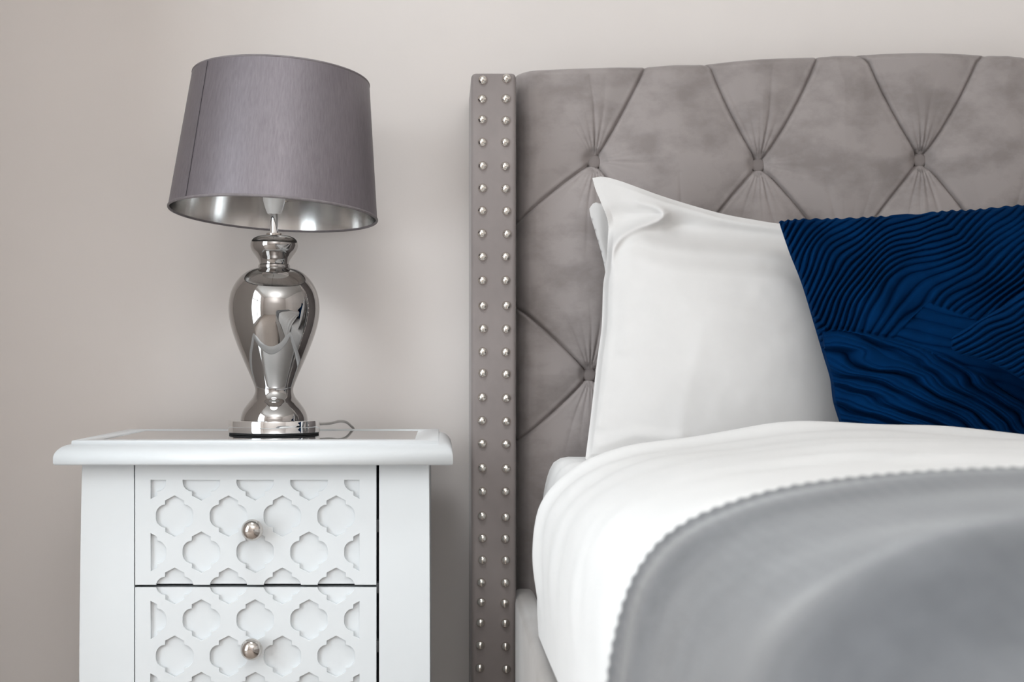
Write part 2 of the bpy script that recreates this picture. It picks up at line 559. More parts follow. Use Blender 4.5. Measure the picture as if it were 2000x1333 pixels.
lathe('foot_pad', [(0, 0), (vr(258), 0), (vr(258), 0.0022), (0, 0.0022)], M['felt'], lamp, smooth=False)
dz0, dz1 = 0.0022, lz(820.5)
lathe('base_disc', [(0, dz0), (vr(257), dz0), (vr(262), dz0 + 0.001), (vr(263), dz0 + 0.002), (vr(263), dz1 - 0.002), (vr(262), dz1 - 0.0008), (vr(258), dz1), (0, dz1)], M['chrome'], lamp, seg=160)
vase_p = [(193, 1158), (191, 1140), (185, 1118), (171, 1090), (148, 1058), (124, 1028), (111.5, 1000), (109.5, 978), (118, 950), (138, 900), (160, 850), (182, 800),
          (203, 750), (222, 700), (239, 650), (252, 600), (260, 550), (262, 505), (257, 455), (243, 405), (216, 356), (180, 317), (140, 292), (104, 280)]
vp = catmull([(vr(r), vz(z)) for r, z in vase_p], 160)
vp = np.vstack([[0, vp[0][1]], vp, [0, vp[-1][1]]])
lathe('vase_body', vp, M['smoke'], lamp, seg=160)['label'] = 'smoked mirror glass baluster body'
lathe('neck_ring', [(vr(a), vz(b)) for a, b in ((0, 284), (88, 284), (91, 280), (92, 272), (91, 262), (87, 257), (0, 257))], M['smoke'], lamp, seg=96)
np_ = [(84, 260), (86, 246), (92, 230), (108, 207), (126, 182), (135, 160), (137, 145), (133, 125), (120, 108), (98, 97), (70, 91), (48, 89)]
vp = catmull([(vr(r), vz(z)) for r, z in np_], 60)
vp = np.vstack([[0, vp[0][1]], vp, [0, vp[-1][1]]])
lathe('neck_bulb', vp, M['smoke'], lamp, seg=128)
lathe('collar', [(vr(a), vz(b)) for a, b in ((0, 92), (47, 92), (47, 80), (45, 78), (0, 78))], M['nickel'], lamp, seg=48, smooth=False)
lathe('stem', [(0, vz(80)), (7.5 * LK, vz(80)), (7.5 * LK, lz(417)), (0, lz(417))], M['chrome'], lamp, seg=32)
hp = catmull([(13 * LK, lz(418)), (17 * LK, lz(408)), (20.5 * LK, lz(396)), (22 * LK, lz(384)), (22 * LK, lz(340))], 24)
lathe('lamp_holder', np.vstack([[0, hp[0][1]], hp, [0, hp[-1][1]]]), M['bulb'], lamp, seg=48)['label'] = 'white bulb holder'
bp_ = catmull([(13 * LK, lz(341)), (16 * LK, lz(325)), (26 * LK, lz(295)), (34 * LK, lz(265)), (30 * LK, lz(235)), (12 * LK, lz(218)), (0, lz(216))], 30)
lathe('bulb', bp_, M['bulb'], lamp, seg=40)

# shade, sitting a little crooked
r0, r1 = 203 * LK, 173 * LK
hs = 268 * LK
ax = Vector((0.052, 0.058, 1.0)).normalized()
quat = Vector((0, 0, 1)).rotation_difference(ax)
zc = lz(420)
seg = 220
th = np.linspace(0, 2 * np.pi, seg, endpoint=False)
seam = -math.pi / 2 - math.radians(46)


def frustum(name, ra, rb, za, zb, mat, parent, flip=True, n=24, wob=0.0):
    z = np.linspace(za, zb, n)
    r = ra + (rb - ra) * (z - za) / (zb - za)
    v = np.stack([r[:, None] * np.cos(th), r[:, None] * np.sin(th), z[:, None] + 0 * th], -1)
    return from_arrays(name, v, grid_faces(n, seg, wrap=True, flip=flip), mat, parent)


shade = frustum('lamp_shade', r0, r1, 0, hs, M['satin'], lamp)
shade.location = (PX(534, LY) - LX, 0, zc)
shade.rotation_mode = 'QUATERNION'
shade.rotation_quaternion = quat
shade['label'] = 'mauve grey satin drum shade'
frustum('lining', r0 - 0.0018, r1 - 0.0018, 0.0005, hs - 0.0005, M['silver'], shade, flip=False)['label'] = 'metallic silver lining'


def ring(name, R_, z, rr, mat, sx=1.0, sz=1.0):
    k = np.linspace(0, 2 * np.pi, 12, endpoint=False)
    v = np.stack([(R_ + rr * sx * np.cos(k)[:, None]) * np.cos(th), (R_ + rr * sx * np.cos(k)[:, None]) * np.sin(th), z + rr * sz * np.sin(k)[:, None] + 0 * th], -1)
    idx = np.arange(12 * seg).reshape(12, seg)
    idx = np.vstack([idx, idx[:1]])
    return from_arrays(name, v, grid_faces(13, seg, idx=idx, wrap=True), mat, shade)


ring('hem', r0 - 0.0005, 0.0009, 0.0019, M['trimcloth'], 0.9, 1.2)
ring('hem', r1 - 0.0005, hs - 0.0009, 0.0015, M['trimcloth'], 0.9, 1.2)
# the overlapping seam: a thin second layer of cloth ending in a straight edge
bm = bmesh.new()
angs = np.linspace(seam - 0.20, seam, 14)
lay = []
for z in np.linspace(0.002, hs - 0.002, 10):
    rr = r0 + (r1 - r0) * z / hs
    row = []
    for i, a in enumerate(angs):
        off = 0.0002 + 0.0010 * (i / (len(angs) - 1)) ** 2
        row.append(bm.verts.new(((rr + off) * math.cos(a), (rr + off) * math.sin(a), z)))
    a = seam + 0.0015
    row.append(bm.verts.new(((rr - 0.0003) * math.cos(a), (rr - 0.0003) * math.sin(a), z)))
    lay.append(row)
for ra_, rb_ in zip(lay[:-1], lay[1:]):
    for i in range(len(ra_) - 1):
        bm.faces.new((ra_[i], ra_[i + 1], rb_[i + 1], rb_[i]))
from_bm('seam_overlap', bm, M['satin'], shade, smooth=False)
bm = bmesh.new()
for k in range(2):
    pass
a0, a1 = seam + 0.001, seam + 0.0085
vs_ = []
for z in (0.002, hs - 0.002):
    rr = r0 + (r1 - r0) * z / hs + 0.0003
    vs_.append([bm.verts.new((rr * math.cos(a), rr * math.sin(a), z)) for a in (a0, a1)])
bm.faces.new((vs_[0][0], vs_[0][1], vs_[1][1], vs_[1][0]))
from_bm('seam_stitch', bm, M['felt'], shade)['label'] = 'dark seam line'
# spider holding the shade
bm = bmesh.new()
box_bm(bm, -0.0015, 0.0015, -r0 * 0.94, r0 * 0.94, 0.048, 0.050)
box_bm(bm, -r0 * 0.94, r0 * 0.94, -0.0015, 0.0015, 0.048, 0.050)
from_bm('shade_spider', bm, M['nickel'], shade)
# cord
cp = [(600, 832, 2.225), (622, 829, 2.255), (645, 827.5, 2.275), (662, 823.5, 2.30), (676, 825, 2.325), (686, 833, 2.352), (691, 843, 2.371), (691, 900, 2.378), (690, 1200, 2.38), (688, 1560, 2.385)]
cpts = [tuple(P(np.float64(a), np.float64(b), c) - np.array([LX, LY, B0])) for a, b, c in cp]
tube('power_cord', cpts, 0.0022, M['cord'], lamp, n=110)

# ------------------------------------------------------------------ bed
BY = 2.27
BK = BY / F
BCX = PX(1810, BY)
bed = thing('bed', 'grey velvet upholstered bed with tall button-tufted headboard', 'bed', (BCX, 1.2, 0))
BL = np.array([BCX, 1.2, 0])

# tufted panel, height field over the photograph's plane, mirrored about the bed's middle
top_c = np.array([(1012, 133), (1100, 128.5), (1200, 124), (1280, 121), (1375, 117), (1450, 111), (1530, 106), (1607, 102), (1680, 98), (1740, 96.5), (1810, 96)])
U0, U1 = 1011.0, 2609.0
nu, nv = 590, 500
uu = np.linspace(U0, U1, 800)
tv = np.linspace(0, 1, nv)
mu = np.where(uu > 1810, 3620 - uu, uu)
vtop = np.interp(mu, top_c[:, 0], top_c[:, 1])
kern = np.hanning(31); kern /= kern.sum()
vtop = np.convolve(np.pad(vtop, 15, mode='edge'), kern, 'valid')
us = np.concatenate([np.linspace(U0, 2030, 520), np.linspace(2030, U1, 71)[1:]])
vtop = np.interp(us, uu, vtop)
VBOT = 1290.0
U = np.repeat(us[:, None], nv, 1)
V = vtop[:, None] + (VBOT - vtop[:, None]) * tv[None, :]
UM = np.where(U > 1810, 3620 - U, U)
btn = [(1165, 310), (1490, 317), (1810, 307)]
row2 = [(1327, 520), (1650, 520)]
row3 = [(1156, 733), (1487, 733), (1810, 730)]
row4 = [(1327, 945), (1650, 945)]
row5 = [(1160, 1150), (1487, 1150), (1810, 1150)]


def bend(a, b, k):
    """polyline a-b bowed sideways by k px"""
    a, b = np.array(a, float), np.array(b, float)
    n = np.array([-(b - a)[1], (b - a)[0]])
    n /= np.linalg.norm(n)
    return [tuple(a + (b - a) * t + n * k * 4 * t * (1 - t)) for t in np.linspace(0, 1, 7)]


creases = [bend((1165, 310), (1268, 118), 3), bend((1490, 317), (1392, 126), -6) + [(1375, 112)], bend((1490, 317), (1607, 98), 8), bend((1810, 307), (1704, 118), -6) + [(1690, 104), (1670, 96)], bend((1810, 307), (1935, 92), 8),
           bend((1165, 310), (1008, 435), 4), bend((1165, 310), row2[0], 4), bend((1490, 317), row2[0], 4), bend((1490, 317), row2[1], -6), bend((1810, 307), row2[1], 4),
           bend(row3[0], (1008, 596), 4), bend(row3[0], (1008, 868), -4), bend(row3[0], row2[0], 3), bend(row3[1], row2[0], 3), bend(row3[1], row2[1], 3), bend(row3[2], row2[1], 3),
           bend(row3[0], row4[0], 3), bend(row3[1], row4[0], 3), bend(row3[1], row4[1], 3), bend(row3[2], row4[1], 3),
           bend(row5[0], row4[0], 3), bend(row5[1], row4[0], 3), bend(row5[1], row4[1], 3), bend(row5[2], row4[1], 3)]
D = np.full(U.shape, 1e9)
for c in creases:
    D = np.minimum(D, seg_dist(UM, V, c))
h = 0.017 * (1 - np.exp(-np.minimum(D, 400) / 58.0))            # puffed diamonds
h -= 0.0066 * np.exp(-(D / 2.1) ** 2)                            # the fold itself
h += 0.0009 * np.exp(-((D - 7) / 4.0) ** 2)                      # cloth turning into it
for (bx, by) in btn + row2 + row3 + row4 + row5:
    dx, dy = UM - bx, V - by
    r = np.hypot(dx, dy)
    m = r < 240
    a = np.arctan2(-dy[m], dx[m])
    rr = r[m]
    h[m] -= 0.008 * np.exp(-(rr / 24.0) ** 1.3) + 0.005 * np.exp(-rr / 70.0) * smoothstep(238, 130, rr) + 0.008 * np.exp(-(rr / 21.0) ** 4)
    fan = np.maximum(np.exp(-((a - 1.55) / 0.42) ** 2), 0.9 * np.exp(-((a + 1.57) / 0.5) ** 2))
    fan = np.maximum(fan, 0.35 * np.exp(-(np.minimum(abs(a), 9) / 0.3) ** 2))
    ph = a * 17 + bx * 0.3 + 0.5 * np.sin(rr / 40)
    rid = np.abs(np.sin(ph)) ** 0.6
    h[m] -= 0.0046 * fan * (1 - rid) * 2.0 * np.exp(-np.clip(rr - 16, 0, 400) / (50 + 30 * np.sin(bx * 1.7 + np.round(ph / np.pi) * 2.1))) * smoothstep(8, 24, rr) * smoothstep(238, 150, rr)
h += 0.0007 * value_noise((U * 0.8 + V * 0.6) / 75, (V * 0.8 - U * 0.6) / 62, 3) + 0.0004 * value_noise((U * 0.6 + V * 0.8) / 26, (V * 0.6 - U * 0.8) / 22, 4)
# rounded borders
eu = np.minimum(U - U0, U1 - U)
ev = V - vtop[:, None]
for e, rad, dep in ((eu, 26.0, 0.035), (ev, 17.0, 0.030)):
    t = np.clip(e / rad, 0, 1)
    h -= dep * (1 - np.sqrt(np.clip(1 - (1 - t) ** 2, 0, 1)))
h -= 0.02 * smoothstep(40, 0, eu) * 0.6
YP = BY + 0.018 - h
X = (U - VX) * BK
Z = H + (VY - V) * BK
pts = np.stack([X, YP, Z], -1) - BL
# back plane
back = np.stack([X, np.full_like(X, WALL_Y - 0.012), Z], -1)[[0, -1]][:, [0, -1]] - BL
vf = pts.reshape(-1, 3)
idx = np.arange(nu * nv).reshape(nu, nv)
border = np.concatenate([idx[:, 0], idx[-1, 1:], idx[::-1, -1][1:], idx[0, ::-1][1:-1]])
bv = vf[border].copy(); bv[:, 1] = WALL_Y - 0.012 - BL[1]
bi = np.arange(len(bv)) + nu * nv
side = np.stack([border, np.roll(border, -1), np.roll(bi, -1), bi], -1)
hb = from_arrays('headboard', np.vstack([vf, bv]), np.vstack([grid_faces(nu, nv), side]), M['velvet'], bed)
hb['label'] = 'button-tufted grey velvet headboard panel'


def yp_at(px, py):
    i = int(np.argmin(abs(us - px)))
    j = int(round((py - vtop[i]) / (VBOT - vtop[i]) * (nv - 1)))
    return YP[i, j]


bprof = [(0.0, 0.0068), (0.005, 0.0065), (0.0088, 0.0056), (0.0112, 0.0036), (0.0119, 0.0010), (0.0112, -0.003), (0.0100, -0.006), (0.0, -0.006)]
b0 = None
for (bx, by) in btn + row2 + row3 + [(3620 - x, y) for x, y in btn[:2]]:
    if b0 is None:
        b = b0 = lathe('button', bprof, M['velvet_wing'], hb, seg=28, sub=24)
    else:
        b = b0.copy(); COL.objects.link(b); b.parent = hb
    b.rotation_euler = (math.pi / 2, 0, 0)
    b.location = (PX(bx, BY) - BL[0], yp_at(bx, by) - 0.0078 - BL[1], PZ(by, BY) - BL[2])

# wings with nail heads
WY = 2.205
wz1 = PZ(142, WY)


def wing_mesh(name, x0, x1):
    bm = bmesh.new()
    box_bm(bm, x0 - BL[0], x1 - BL[0], WY - BL[1], WALL_Y - 0.012 - BL[1], 0.0, wz1, 0.0075, 4)
    o = from_bm(name, bm, M['velvet_wing'], bed, smooth=True)
    return o


wx0, wx1 = PX(920.5, WY), PX(1008, WY)
wing = wing_mesh('wing', wx0, wx1)
wing['label'] = 'upholstered side wing with two rows of nail heads'
wing_mesh('wing', 2 * BCX - wx1, 2 * BCX - wx0)
left = [(943, 156.6), (941.7, 193.5), (942.3, 233.5), (942.3, 278), (942.5, 324), (942.5, 367.5), (942, 411.6), (941.7, 456), (942.4, 501.5), (942.4, 547.8), (943, 597.3), (943.6, 642.3),
        (943, 687.4), (943, 729), (942, 776.3), (941.4, 822), (942, 866.6), (942.1, 914.3), (942.5, 960.8), (941.8, 1008.3), (942.5, 1052), (942.5, 1094.5), (940, 1138.5), (940, 1176.8), (938.6, 1217.3),
        (938, 1261.3), (937.2, 1305.6), (937.5, 1350)]
right = [(989.3, 153.7), (988, 192.8), (987.7, 235.4), (986.8, 278), (986.8, 325), (987.4, 368.7), (989.3, 412.5), (990.2, 457.3), (987.7, 501.5), (987.7, 547.8), (989.3, 597), (988.7, 643), (987.7, 688),
         (988.7, 731), (988.7, 778), (988.7, 823.5), (988.4, 868), (988.6, 915.7), (987.2, 960.8), (987.9, 1010.8), (987.2, 1052.7), (987.6, 1095), (986.9, 1139), (985.8, 1179), (986.9, 1218.3), (987.6, 1263.4), (989, 1307.8), (988.5, 1352)]
nprof = [(0.0, 0.0062), (0.0025, 0.0058), (0.0047, 0.0046), (0.0063, 0.0028), (0.0072, 0.0011), (0.0074, 0.0002), (0.0074, -0.001)]
n0 = None
for (nx, ny) in left + right:
    if n0 is None:
        n = n0 = lathe('nailhead', nprof, M['nail'], wing, seg=24)
    else:
        n = n0.copy(); COL.objects.link(n); n.parent = wing
    n.rotation_euler = (math.pi / 2, 0, 0)
    n.location = (PX(nx, WY) - BL[0], WY + 0.0002 - BL[1], PZ(ny, WY) - BL[2])

# side rails, foot rail, legs
RX = PX(1007, 2.2)
RZ = PZ(1165, 2.205)
for x0, x1 in ((RX, RX + 0.035), (2 * BCX - RX - 0.035, 2 * BCX - RX)):
    bm = bmesh.new()
    box_bm(bm, x0 - BL[0], x1 - BL[0], 0.17 - BL[1], BY + 0.02 - BL[1], 0.14, RZ, 0.012, 4)
    from_bm('side_rail', bm, M['rail'], bed, smooth=True)
bm = bmesh.new()
box_bm(bm, RX + 0.002 - BL[0], 2 * BCX - RX - 0.002 - BL[0], 0.135 - BL[1], 0.18 - BL[1], 0.14, RZ, 0.012, 4)
from_bm('foot_rail', bm, M['rail'], bed, smooth=True)
box('slat_base', RX + 0.033 - BL[0], 2 * BCX - RX - 0.033 - BL[0], 0.18 - BL[1], BY - BL[1], 0.36, 0.385, M['rail'], bed)
for x in (RX + 0.005, 2 * BCX - RX - 0.045):
    for y in (0.14, 1.2):
        box('leg', x - BL[0], x + 0.04 - BL[0], y - BL[1], y + 0.04 - BL[1], 0, 0.14, M['dark'], bed, bevel=0.002)

# mattress in a fitted sheet: rounded section swept along the bed
MT = H - 0.143


def section_round(x0, x1, z0, z1, r, n=10):
    s = [(x0, z0)]
    for k in range(n + 1):
        a = math.pi - k / n * math.pi / 2
        s.append((x0 + r + r * math.cos(a), z1 - r + r * math.sin(a)))
    s += list(zip(np.linspace(x0 + r, x1 - r, 40)[1:-1], [z1] * 38))
    for k in range(n + 1):
        a = math.pi / 2 - k / n * math.pi / 2
        s.append((x1 - r + r * math.cos(a), z1 - r + r * math.sin(a)))
    s.append((x1, z0))
    return np.array(s)


mx0 = 0.1545
sec = section_round(mx0, 2 * BCX - mx0, 0.386, MT, 0.045)
lft = catmull([(mx0, 0.386), (mx0, 0.48), (0.1552, H - 0.262), (0.1568, H - 0.228), (0.1605, H - 0.196), (0.168, H - 0.166), (0.179, H - 0.1485), (0.198, MT)], 24)
sec = np.vstack([lft, sec[12:]])
ysm = np.concatenate([[0.29, 0.294, 0.305, 0.33], np.linspace(0.38, 2.18, 90), [2.22, 2.238, 2.245]])
ins = np.concatenate([[0.05, 0.03, 0.012, 0.002], np.zeros(90), [0.004, 0.018, 0.04]])
cen = np.array([BCX, (0.386 + MT) / 2])
mp = []
for y, i_ in zip(ysm, ins):
    s = sec.copy()
    dirv = (s - cen)
    s[:, 0] = s[:, 0] - np.sign(dirv[:, 0]) * np.minimum(i_, abs(dirv[:, 0]))
    s[:, 1] = np.where(s[:, 1] > cen[1], s[:, 1] - i_, s[:, 1])
    w = 0.004 * np.exp(-((s[:, 0] - mx0) / 0.07) ** 2) * math.sin(y * 75 ) * smoothstep(1.95, 2.1, np.float64(y))
    mp.append(np.stack([s[:, 0], np.full(len(s), y), s[:, 1] + w * (s[:, 1] > 0.5)], -1))
mp = np.array(mp)
mv = mp.reshape(-1, 3)
k1, k2 = mp.shape[:2]
idx = np.arange(k1 * k2).reshape(k1, k2)
mf = grid_faces(k1, k2, wrap=True)
me_obj = from_arrays('mattress', mv, mf, M['duvet'], None)
tag(me_obj, 'mattress in a white fitted sheet showing below the pillow at the headboard', 'mattress')

# ------------------------------------------------------------------ duvet and throw
hy = 1.85
s1 = [(1052, 1243), (1048, 1182), (1043.5, 1110), (1043, 1060), (1046, 1020), (1053, 988), (1067, 962), (1089, 938), (1117, 917), (1145, 901), (1192, 884), (1245, 872), (1331, 859), (1418, 844), (1481, 834),
      (1539, 829.5), (1636, 830), (1757, 836), (1854, 846), (2000, 861)]
S1 = np.array([(PX(a, hy), PZ(b, hy)) for a, b in s1])
S1 = np.vstack([S1, [BCX, PZ(862, hy)]])
ty = 0.984
s2 = [(1181, 1640), (1181, 1500), (1183, 1400), (1186, 1333), (1196, 1262), (1215, 1184), (1240, 1122), (1280, 1066), (1330, 1026), (1400, 992), (1500, 960), (1600, 941), (1720, 928), (1850, 919), (2000, 914)]
S2 = np.array([(PX(a, ty), PZ(b, ty)) for a, b in s2])
S2 = np.vstack([S2, [0.6, PZ(908, ty)], [BCX, PZ(905, ty)]])
NA, NBk = 440, 140


def resample(S):
    a = catmull(S, 1500)
    # dense on the left (seen), sparse on the right
    k = int(np.argmin(abs(a[:, 0] - 0.55)))
    left_ = a[np.linspace(0, k, NA).astype(int)] if False else np.stack([np.interp(np.linspace(0, k, NA), np.arange(1500), a[:, c]) for c in (0, 1)], -1)
    rest = np.stack([np.interp(np.linspace(k, 1499, 40)[1:], np.arange(1500), a[:, c]) for c in (0, 1)], -1)
    half = np.vstack([left_, rest])
    mir = half[::-1][1:].copy()
    # right side sparse mirror
    mir = mir[np.concatenate([np.arange(0, 39), np.arange(39, len(mir), 8)])]
    mir[:, 0] = 2 * BCX - mir[:, 0]
    return np.vstack([half, mir])


def normals2(S):
    t = np.gradient(S, axis=0)
    n = np.stack([-t[:, 1], t[:, 0]], -1)
    return n / np.linalg.norm(n, axis=1)[:, None]


A1, A2 = resample(S1), resample(S2)
hem_z = RZ + 0.004
N1, N2 = normals2(A1), normals2(A2)
A2d = A2 - N2 * 0.0145                               # the duvet lies under the throw
A2d[:, 1] = np.maximum(A2d[:, 1], hem_z)
A1[:, 1] = np.maximum(A1[:, 1], hem_z)
rows, yy = [], np.concatenate([np.linspace(hy, 1.0, 210), np.linspace(0.98, 0.26, 60)])
xs_ = A1[:, 0]
for y in yy:
    w = float(smoothstep(hy, 0.99, np.float64(y))) if y > 0.99 else 1.0
    w = 0.55 * w + 0.45 * min(1.0, (hy - y) / (hy - 0.99)) if y > 0.99 else 1.0
    S = A1 * (1 - w) + A2d * w
    n = N1 * (1 - w) + N2 * w
    k = np.arange(len(S))
    s_ = np.cumsum(np.r_[0, np.linalg.norm(np.diff(S, axis=0), axis=1)])
    vis = smoothstep(0.02, 0.12, s_)
    # soft folds running along the head hem, fading towards the foot
    d = hy - y
    bump = 0.0045 * math.exp(-((d - 0.035) / 0.016) ** 2) * -0.3 + 0.003 * math.exp(-((d - 0.07) / 0.02) ** 2)
    fold = 0.0055 * np.sin(2 * np.pi * (d / 0.11 + 0.5 * value_noise(s_ * 3.0, 0 * s_ + 0.3, 5))) * math.exp(-d / 0.16)
    wr = 0.0030 * value_noise(s_ * 9 + d * 4, 0 * s_ + d * 16, 8) * smoothstep(0, 0.08, np.float64(d))
    rows.append(np.stack([S[:, 0] + n[:, 0] * vis * (bump + fold + wr), np.full(len(S), y), S[:, 1] + n[:, 1] * vis * (bump + fold + wr)], -1))
rows = np.array(rows)
head = []
r_ = 0.0035
for a in np.linspace(math.pi, 0, 12)[:-1]:
    b_ = rows[0].copy()
    inn = r_ * (1 - math.cos(a))
    b_[:, 0] -= N1[:, 0] * inn
    b_[:, 2] -= N1[:, 1] * inn
    b_[:, 1] += r_ * 1.3 * math.sin(a)
    head.append(b_)
foot = []
for a in np.linspace(0, 1, 8)[1:]:
    b_ = rows[-1].copy()
    b_[:, 2] -= (b_[:, 2] - hem_z) * (1 - math.cos(a * math.pi / 2))
    b_[:, 1] -= 0.05 * math.sin(a * math.pi / 2)
    foot.append(b_)
allr = np.array(head + list(rows) + foot)
dv = from_arrays('duvet', allr.reshape(-1, 3), grid_faces(allr.shape[0], allr.shape[1], flip=False), M['duvet'])
tag(dv, 'puffy white cotton duvet spread over the bed under the grey throw', 'duvet')

# throw: ribbed knit, thick, wavy hem
yt = np.concatenate([np.linspace(0, 0.06, 34), np.linspace(0.06, 0.70, 110)[1:]])
s_ = np.cumsum(np.r_[0, np.linalg.norm(np.diff(A2, axis=0), axis=1)])
fade = smoothstep(0.9, 0.75, A2[:, 0])
rib = np.sin(2 * np.pi * s_ / 0.0098)
tr = []
for d in yt:
    y = ty - d
    scal = 0.0013 * rib * math.exp(-d / 0.012) * fade
    wav = 0.0012 * value_noise(s_ * 12, 0 * s_ + d * 3, 11) * math.exp(-d / 0.05)
    lift = -0.002 + (0.00008 + 0.0004 * math.exp(-d / 0.03)) * rib * fade + 0.0025 * math.exp(-(d / 0.012) ** 2)
    # broad soft folds
    ridge = 0.028 * np.exp(-((d - 0.40 - 0.05 * value_noise(s_ * 3.1, 0 * s_ + 2.2, 15)) / 0.065) ** 2) * smoothstep(0.14, 0.30, s_)
    ridge = ridge + 0.006 * np.exp(-((d - 0.10 - 0.03 * value_noise(s_ * 4, 0 * s_, 16)) / 0.035) ** 2)
    ridge = ridge - 0.002 * np.exp(-((d - 0.22) / 0.05) ** 2)
    big = 0.0035 * value_noise(s_ * 6 + d * 2, 0 * s_ + d * 7, 12) + 0.0015 * value_noise(s_ * 15, 0 * s_ + d * 15, 13)
    tot = lift + ridge + big * min(1, d / 0.05)
    tr.append(np.stack([A2[:, 0] + N2[:, 0] * tot, y + scal + wav, A2[:, 1] + N2[:, 1] * tot], -1))
tr = np.array(tr)
under = tr[::-1].copy()
under[:, :, 0] -= N2[None, :, 0] * 0.006
under[:, :, 2] -= N2[None, :, 1] * 0.006
both = np.concatenate([tr, under[[0, 3, 30, -30, -3, -1]]])
idx = np.arange(both.shape[0] * both.shape[1]).reshape(both.shape[:2])
idx = np.vstack([idx, idx[:1]])
tw = from_arrays('throw_blanket', both.reshape(-1, 3), grid_faces(idx.shape[0], idx.shape[1], idx=idx), M['throw'])
tag(tw, 'grey ribbed knit throw draped across the near end of the bed', 'blanket')

# ------------------------------------------------------------------ pillows and cushions


def coons(topc, botc, leftc, rightc, n, m):
    """(u, v) pixel grid inside four boundary polylines; axis 0 runs left-right, axis 1 top-bottom"""
    t, b = catmull(topc, n), catmull(botc, n)
    l, r = catmull(leftc, m), catmull(rightc, m)
    a = np.linspace(0, 1, n)[:, None, None]
    c = np.linspace(0, 1, m)[None, :, None]
    g = (1 - c) * t[:, None] + c * b[:, None] + (1 - a) * l[None] + a * r[None]
    g -= (1 - a) * (1 - c) * t[0] + a * (1 - c) * t[-1] + (1 - a) * c * b[0] + a * c * b[-1]
    return g[..., 0], g[..., 1], a[..., 0], c[..., 0]


def two_sided(name, U, V, Yf, Yb, mat, parent=None):
    n, m = U.shape
    Y = np.stack([Yf, Yb])
    f = P(U, V, Yf).reshape(-1, 3)
    b = P(U, V, Yb)
    idx = np.arange(n * m).reshape(n, m)
    bi = idx + n * m
    bi = bi.copy()
    bi[0], bi[-1], bi[:, 0], bi[:, -1] = idx[0], idx[-1], idx[:, 0], idx[:, -1]
    bi = bi[::4, ::4]                    # the unseen back is coarser
    fa = np.vstack([grid_faces(n, m, idx), grid_faces(*bi.shape, bi, flip=True)])
    v = np.vstack([f, b.reshape(-1, 3)])
    used = np.unique(fa)
    remap = np.zeros(len(v), int)
    remap[used] = np.arange(len(used))
    return from_arrays(name, v[used], remap[fa], mat, parent)


# front white pillow
n, m = 341, 301
U, V, a, c = coons([(1157, 348), (1178, 345.5), (1215, 355), (1300, 385.5), (1400, 415), (1470, 429), (1540, 439), (1700, 452)],
                   [(1143, 898), (1250, 902), (1400, 902), (1550, 902), (1690, 898)],
                   [(1157, 348), (1163, 370), (1173, 394), (1187, 432), (1187, 470), (1183, 525), (1178, 560), (1175, 638), (1166, 706), (1154, 812), (1143, 898)],
                   [(1700, 452), (1702, 520), (1700, 680), (1698, 800), (1690, 898)], n, m)
mid = 2.165 - 0.125 * (V - 348) / 560.0
puff = (np.clip(4 * a * (1 - a), 0, 1) ** 0.55) * (np.clip(4 * c * (1 - c), 0, 1) ** 0.5)
# upper boundary of the filled body; above it lies the flat hem strip
_l = catmull([(1140, 470), (1195, 464), (1246, 456), (1297, 469), (1370, 478), (1437, 482), (1515, 486), (1700, 500)], 200)
line = np.interp(U, _l[:, 0], _l[:, 1])
body = smoothstep(-26, 60, V - line)
front = 0.012 * puff + 0.068 * puff * body
front += 0.010 * np.exp(-((V - line - 12) / 15.0) ** 2) * smoothstep(1190, 1260, U) * smoothstep(1640, 1500, U)
front -= 0.010 * np.exp(-((V - line + 26) / 20.0) ** 2) * smoothstep(1285, 1330, U)
# hem ridge along the top edge
te = V - np.interp(U, [1157, 1178, 1215, 1300, 1400, 1470, 1540, 1700], [348, 345.5, 355, 385.5, 415, 429, 439, 452])
front += 0.005 * smoothstep(1230, 1320, U) * np.exp(-((te - 12) / 11.0) ** 2)
# folded-over corner: a scoop whose lower lip stands proud
lip = [(1250, 392), (1280, 402), (1296, 416), (1290, 428), (1272, 436), (1245, 444), (1222, 456), (1205, 472), (1194, 496), (1190, 540)]
lip = [tuple(p) for p in catmull(lip, 40)]
dl = seg_dist(U, V, lip)
tap = smoothstep(380, 425, V) * smoothstep(545, 470, V)
inside = ((U - 1150) / 150) ** 2 + ((V - 400) / 65) ** 2
front += 0.014 * np.exp(-(dl / 9.0) ** 2) * tap
front += 0.006 * np.exp(-(dl / 28.0) ** 2)
front -= 0.012 * np.exp(-(((U - 1212) / 38) ** 2 + ((V - 425) / 22) ** 2))
front -= 0.010 * np.exp(-(((U - 1322) / 34) ** 2 + ((V - 440) / 16) ** 2))
# long soft creases
for (pl, w, hgt) in (([(1375, 640), (1355, 720), (1335, 800), (1325, 850)], 16, 0.0016), ([(1200, 520), (1195, 620), (1185, 720), (1170, 830)], 9, 0.0022),
                     ([(1235, 480), (1225, 560), (1215, 680)], 14, 0.0025), ([(1500, 520), (1545, 535), (1580, 560)], 16, -0.003), ([(1170, 870), (1240, 850), (1330, 858)], 14, 0.004),
                     ([(1350, 600), (1450, 612), (1520, 640)], 20, 0.0025)):
    front += hgt * np.exp(-(seg_dist(U, V, pl) / w) ** 2)
front += 0.0022 * value_noise(U / 80, V / 90, 21) * puff + 0.0006 * value_noise(U / 26, V / 30, 22) * puff
edge = np.clip(np.minimum(np.minimum(a, 1 - a) / 0.02, np.minimum(c, 1 - c) / 0.02), 0, 1)
Yf = mid - front * edge - 0.001
Yb = mid + 0.004 + 0.055 * puff
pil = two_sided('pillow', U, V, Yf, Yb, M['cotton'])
tag(pil, 'front white pillow with a folded corner standing against the headboard', 'pillow', 'white pillows')

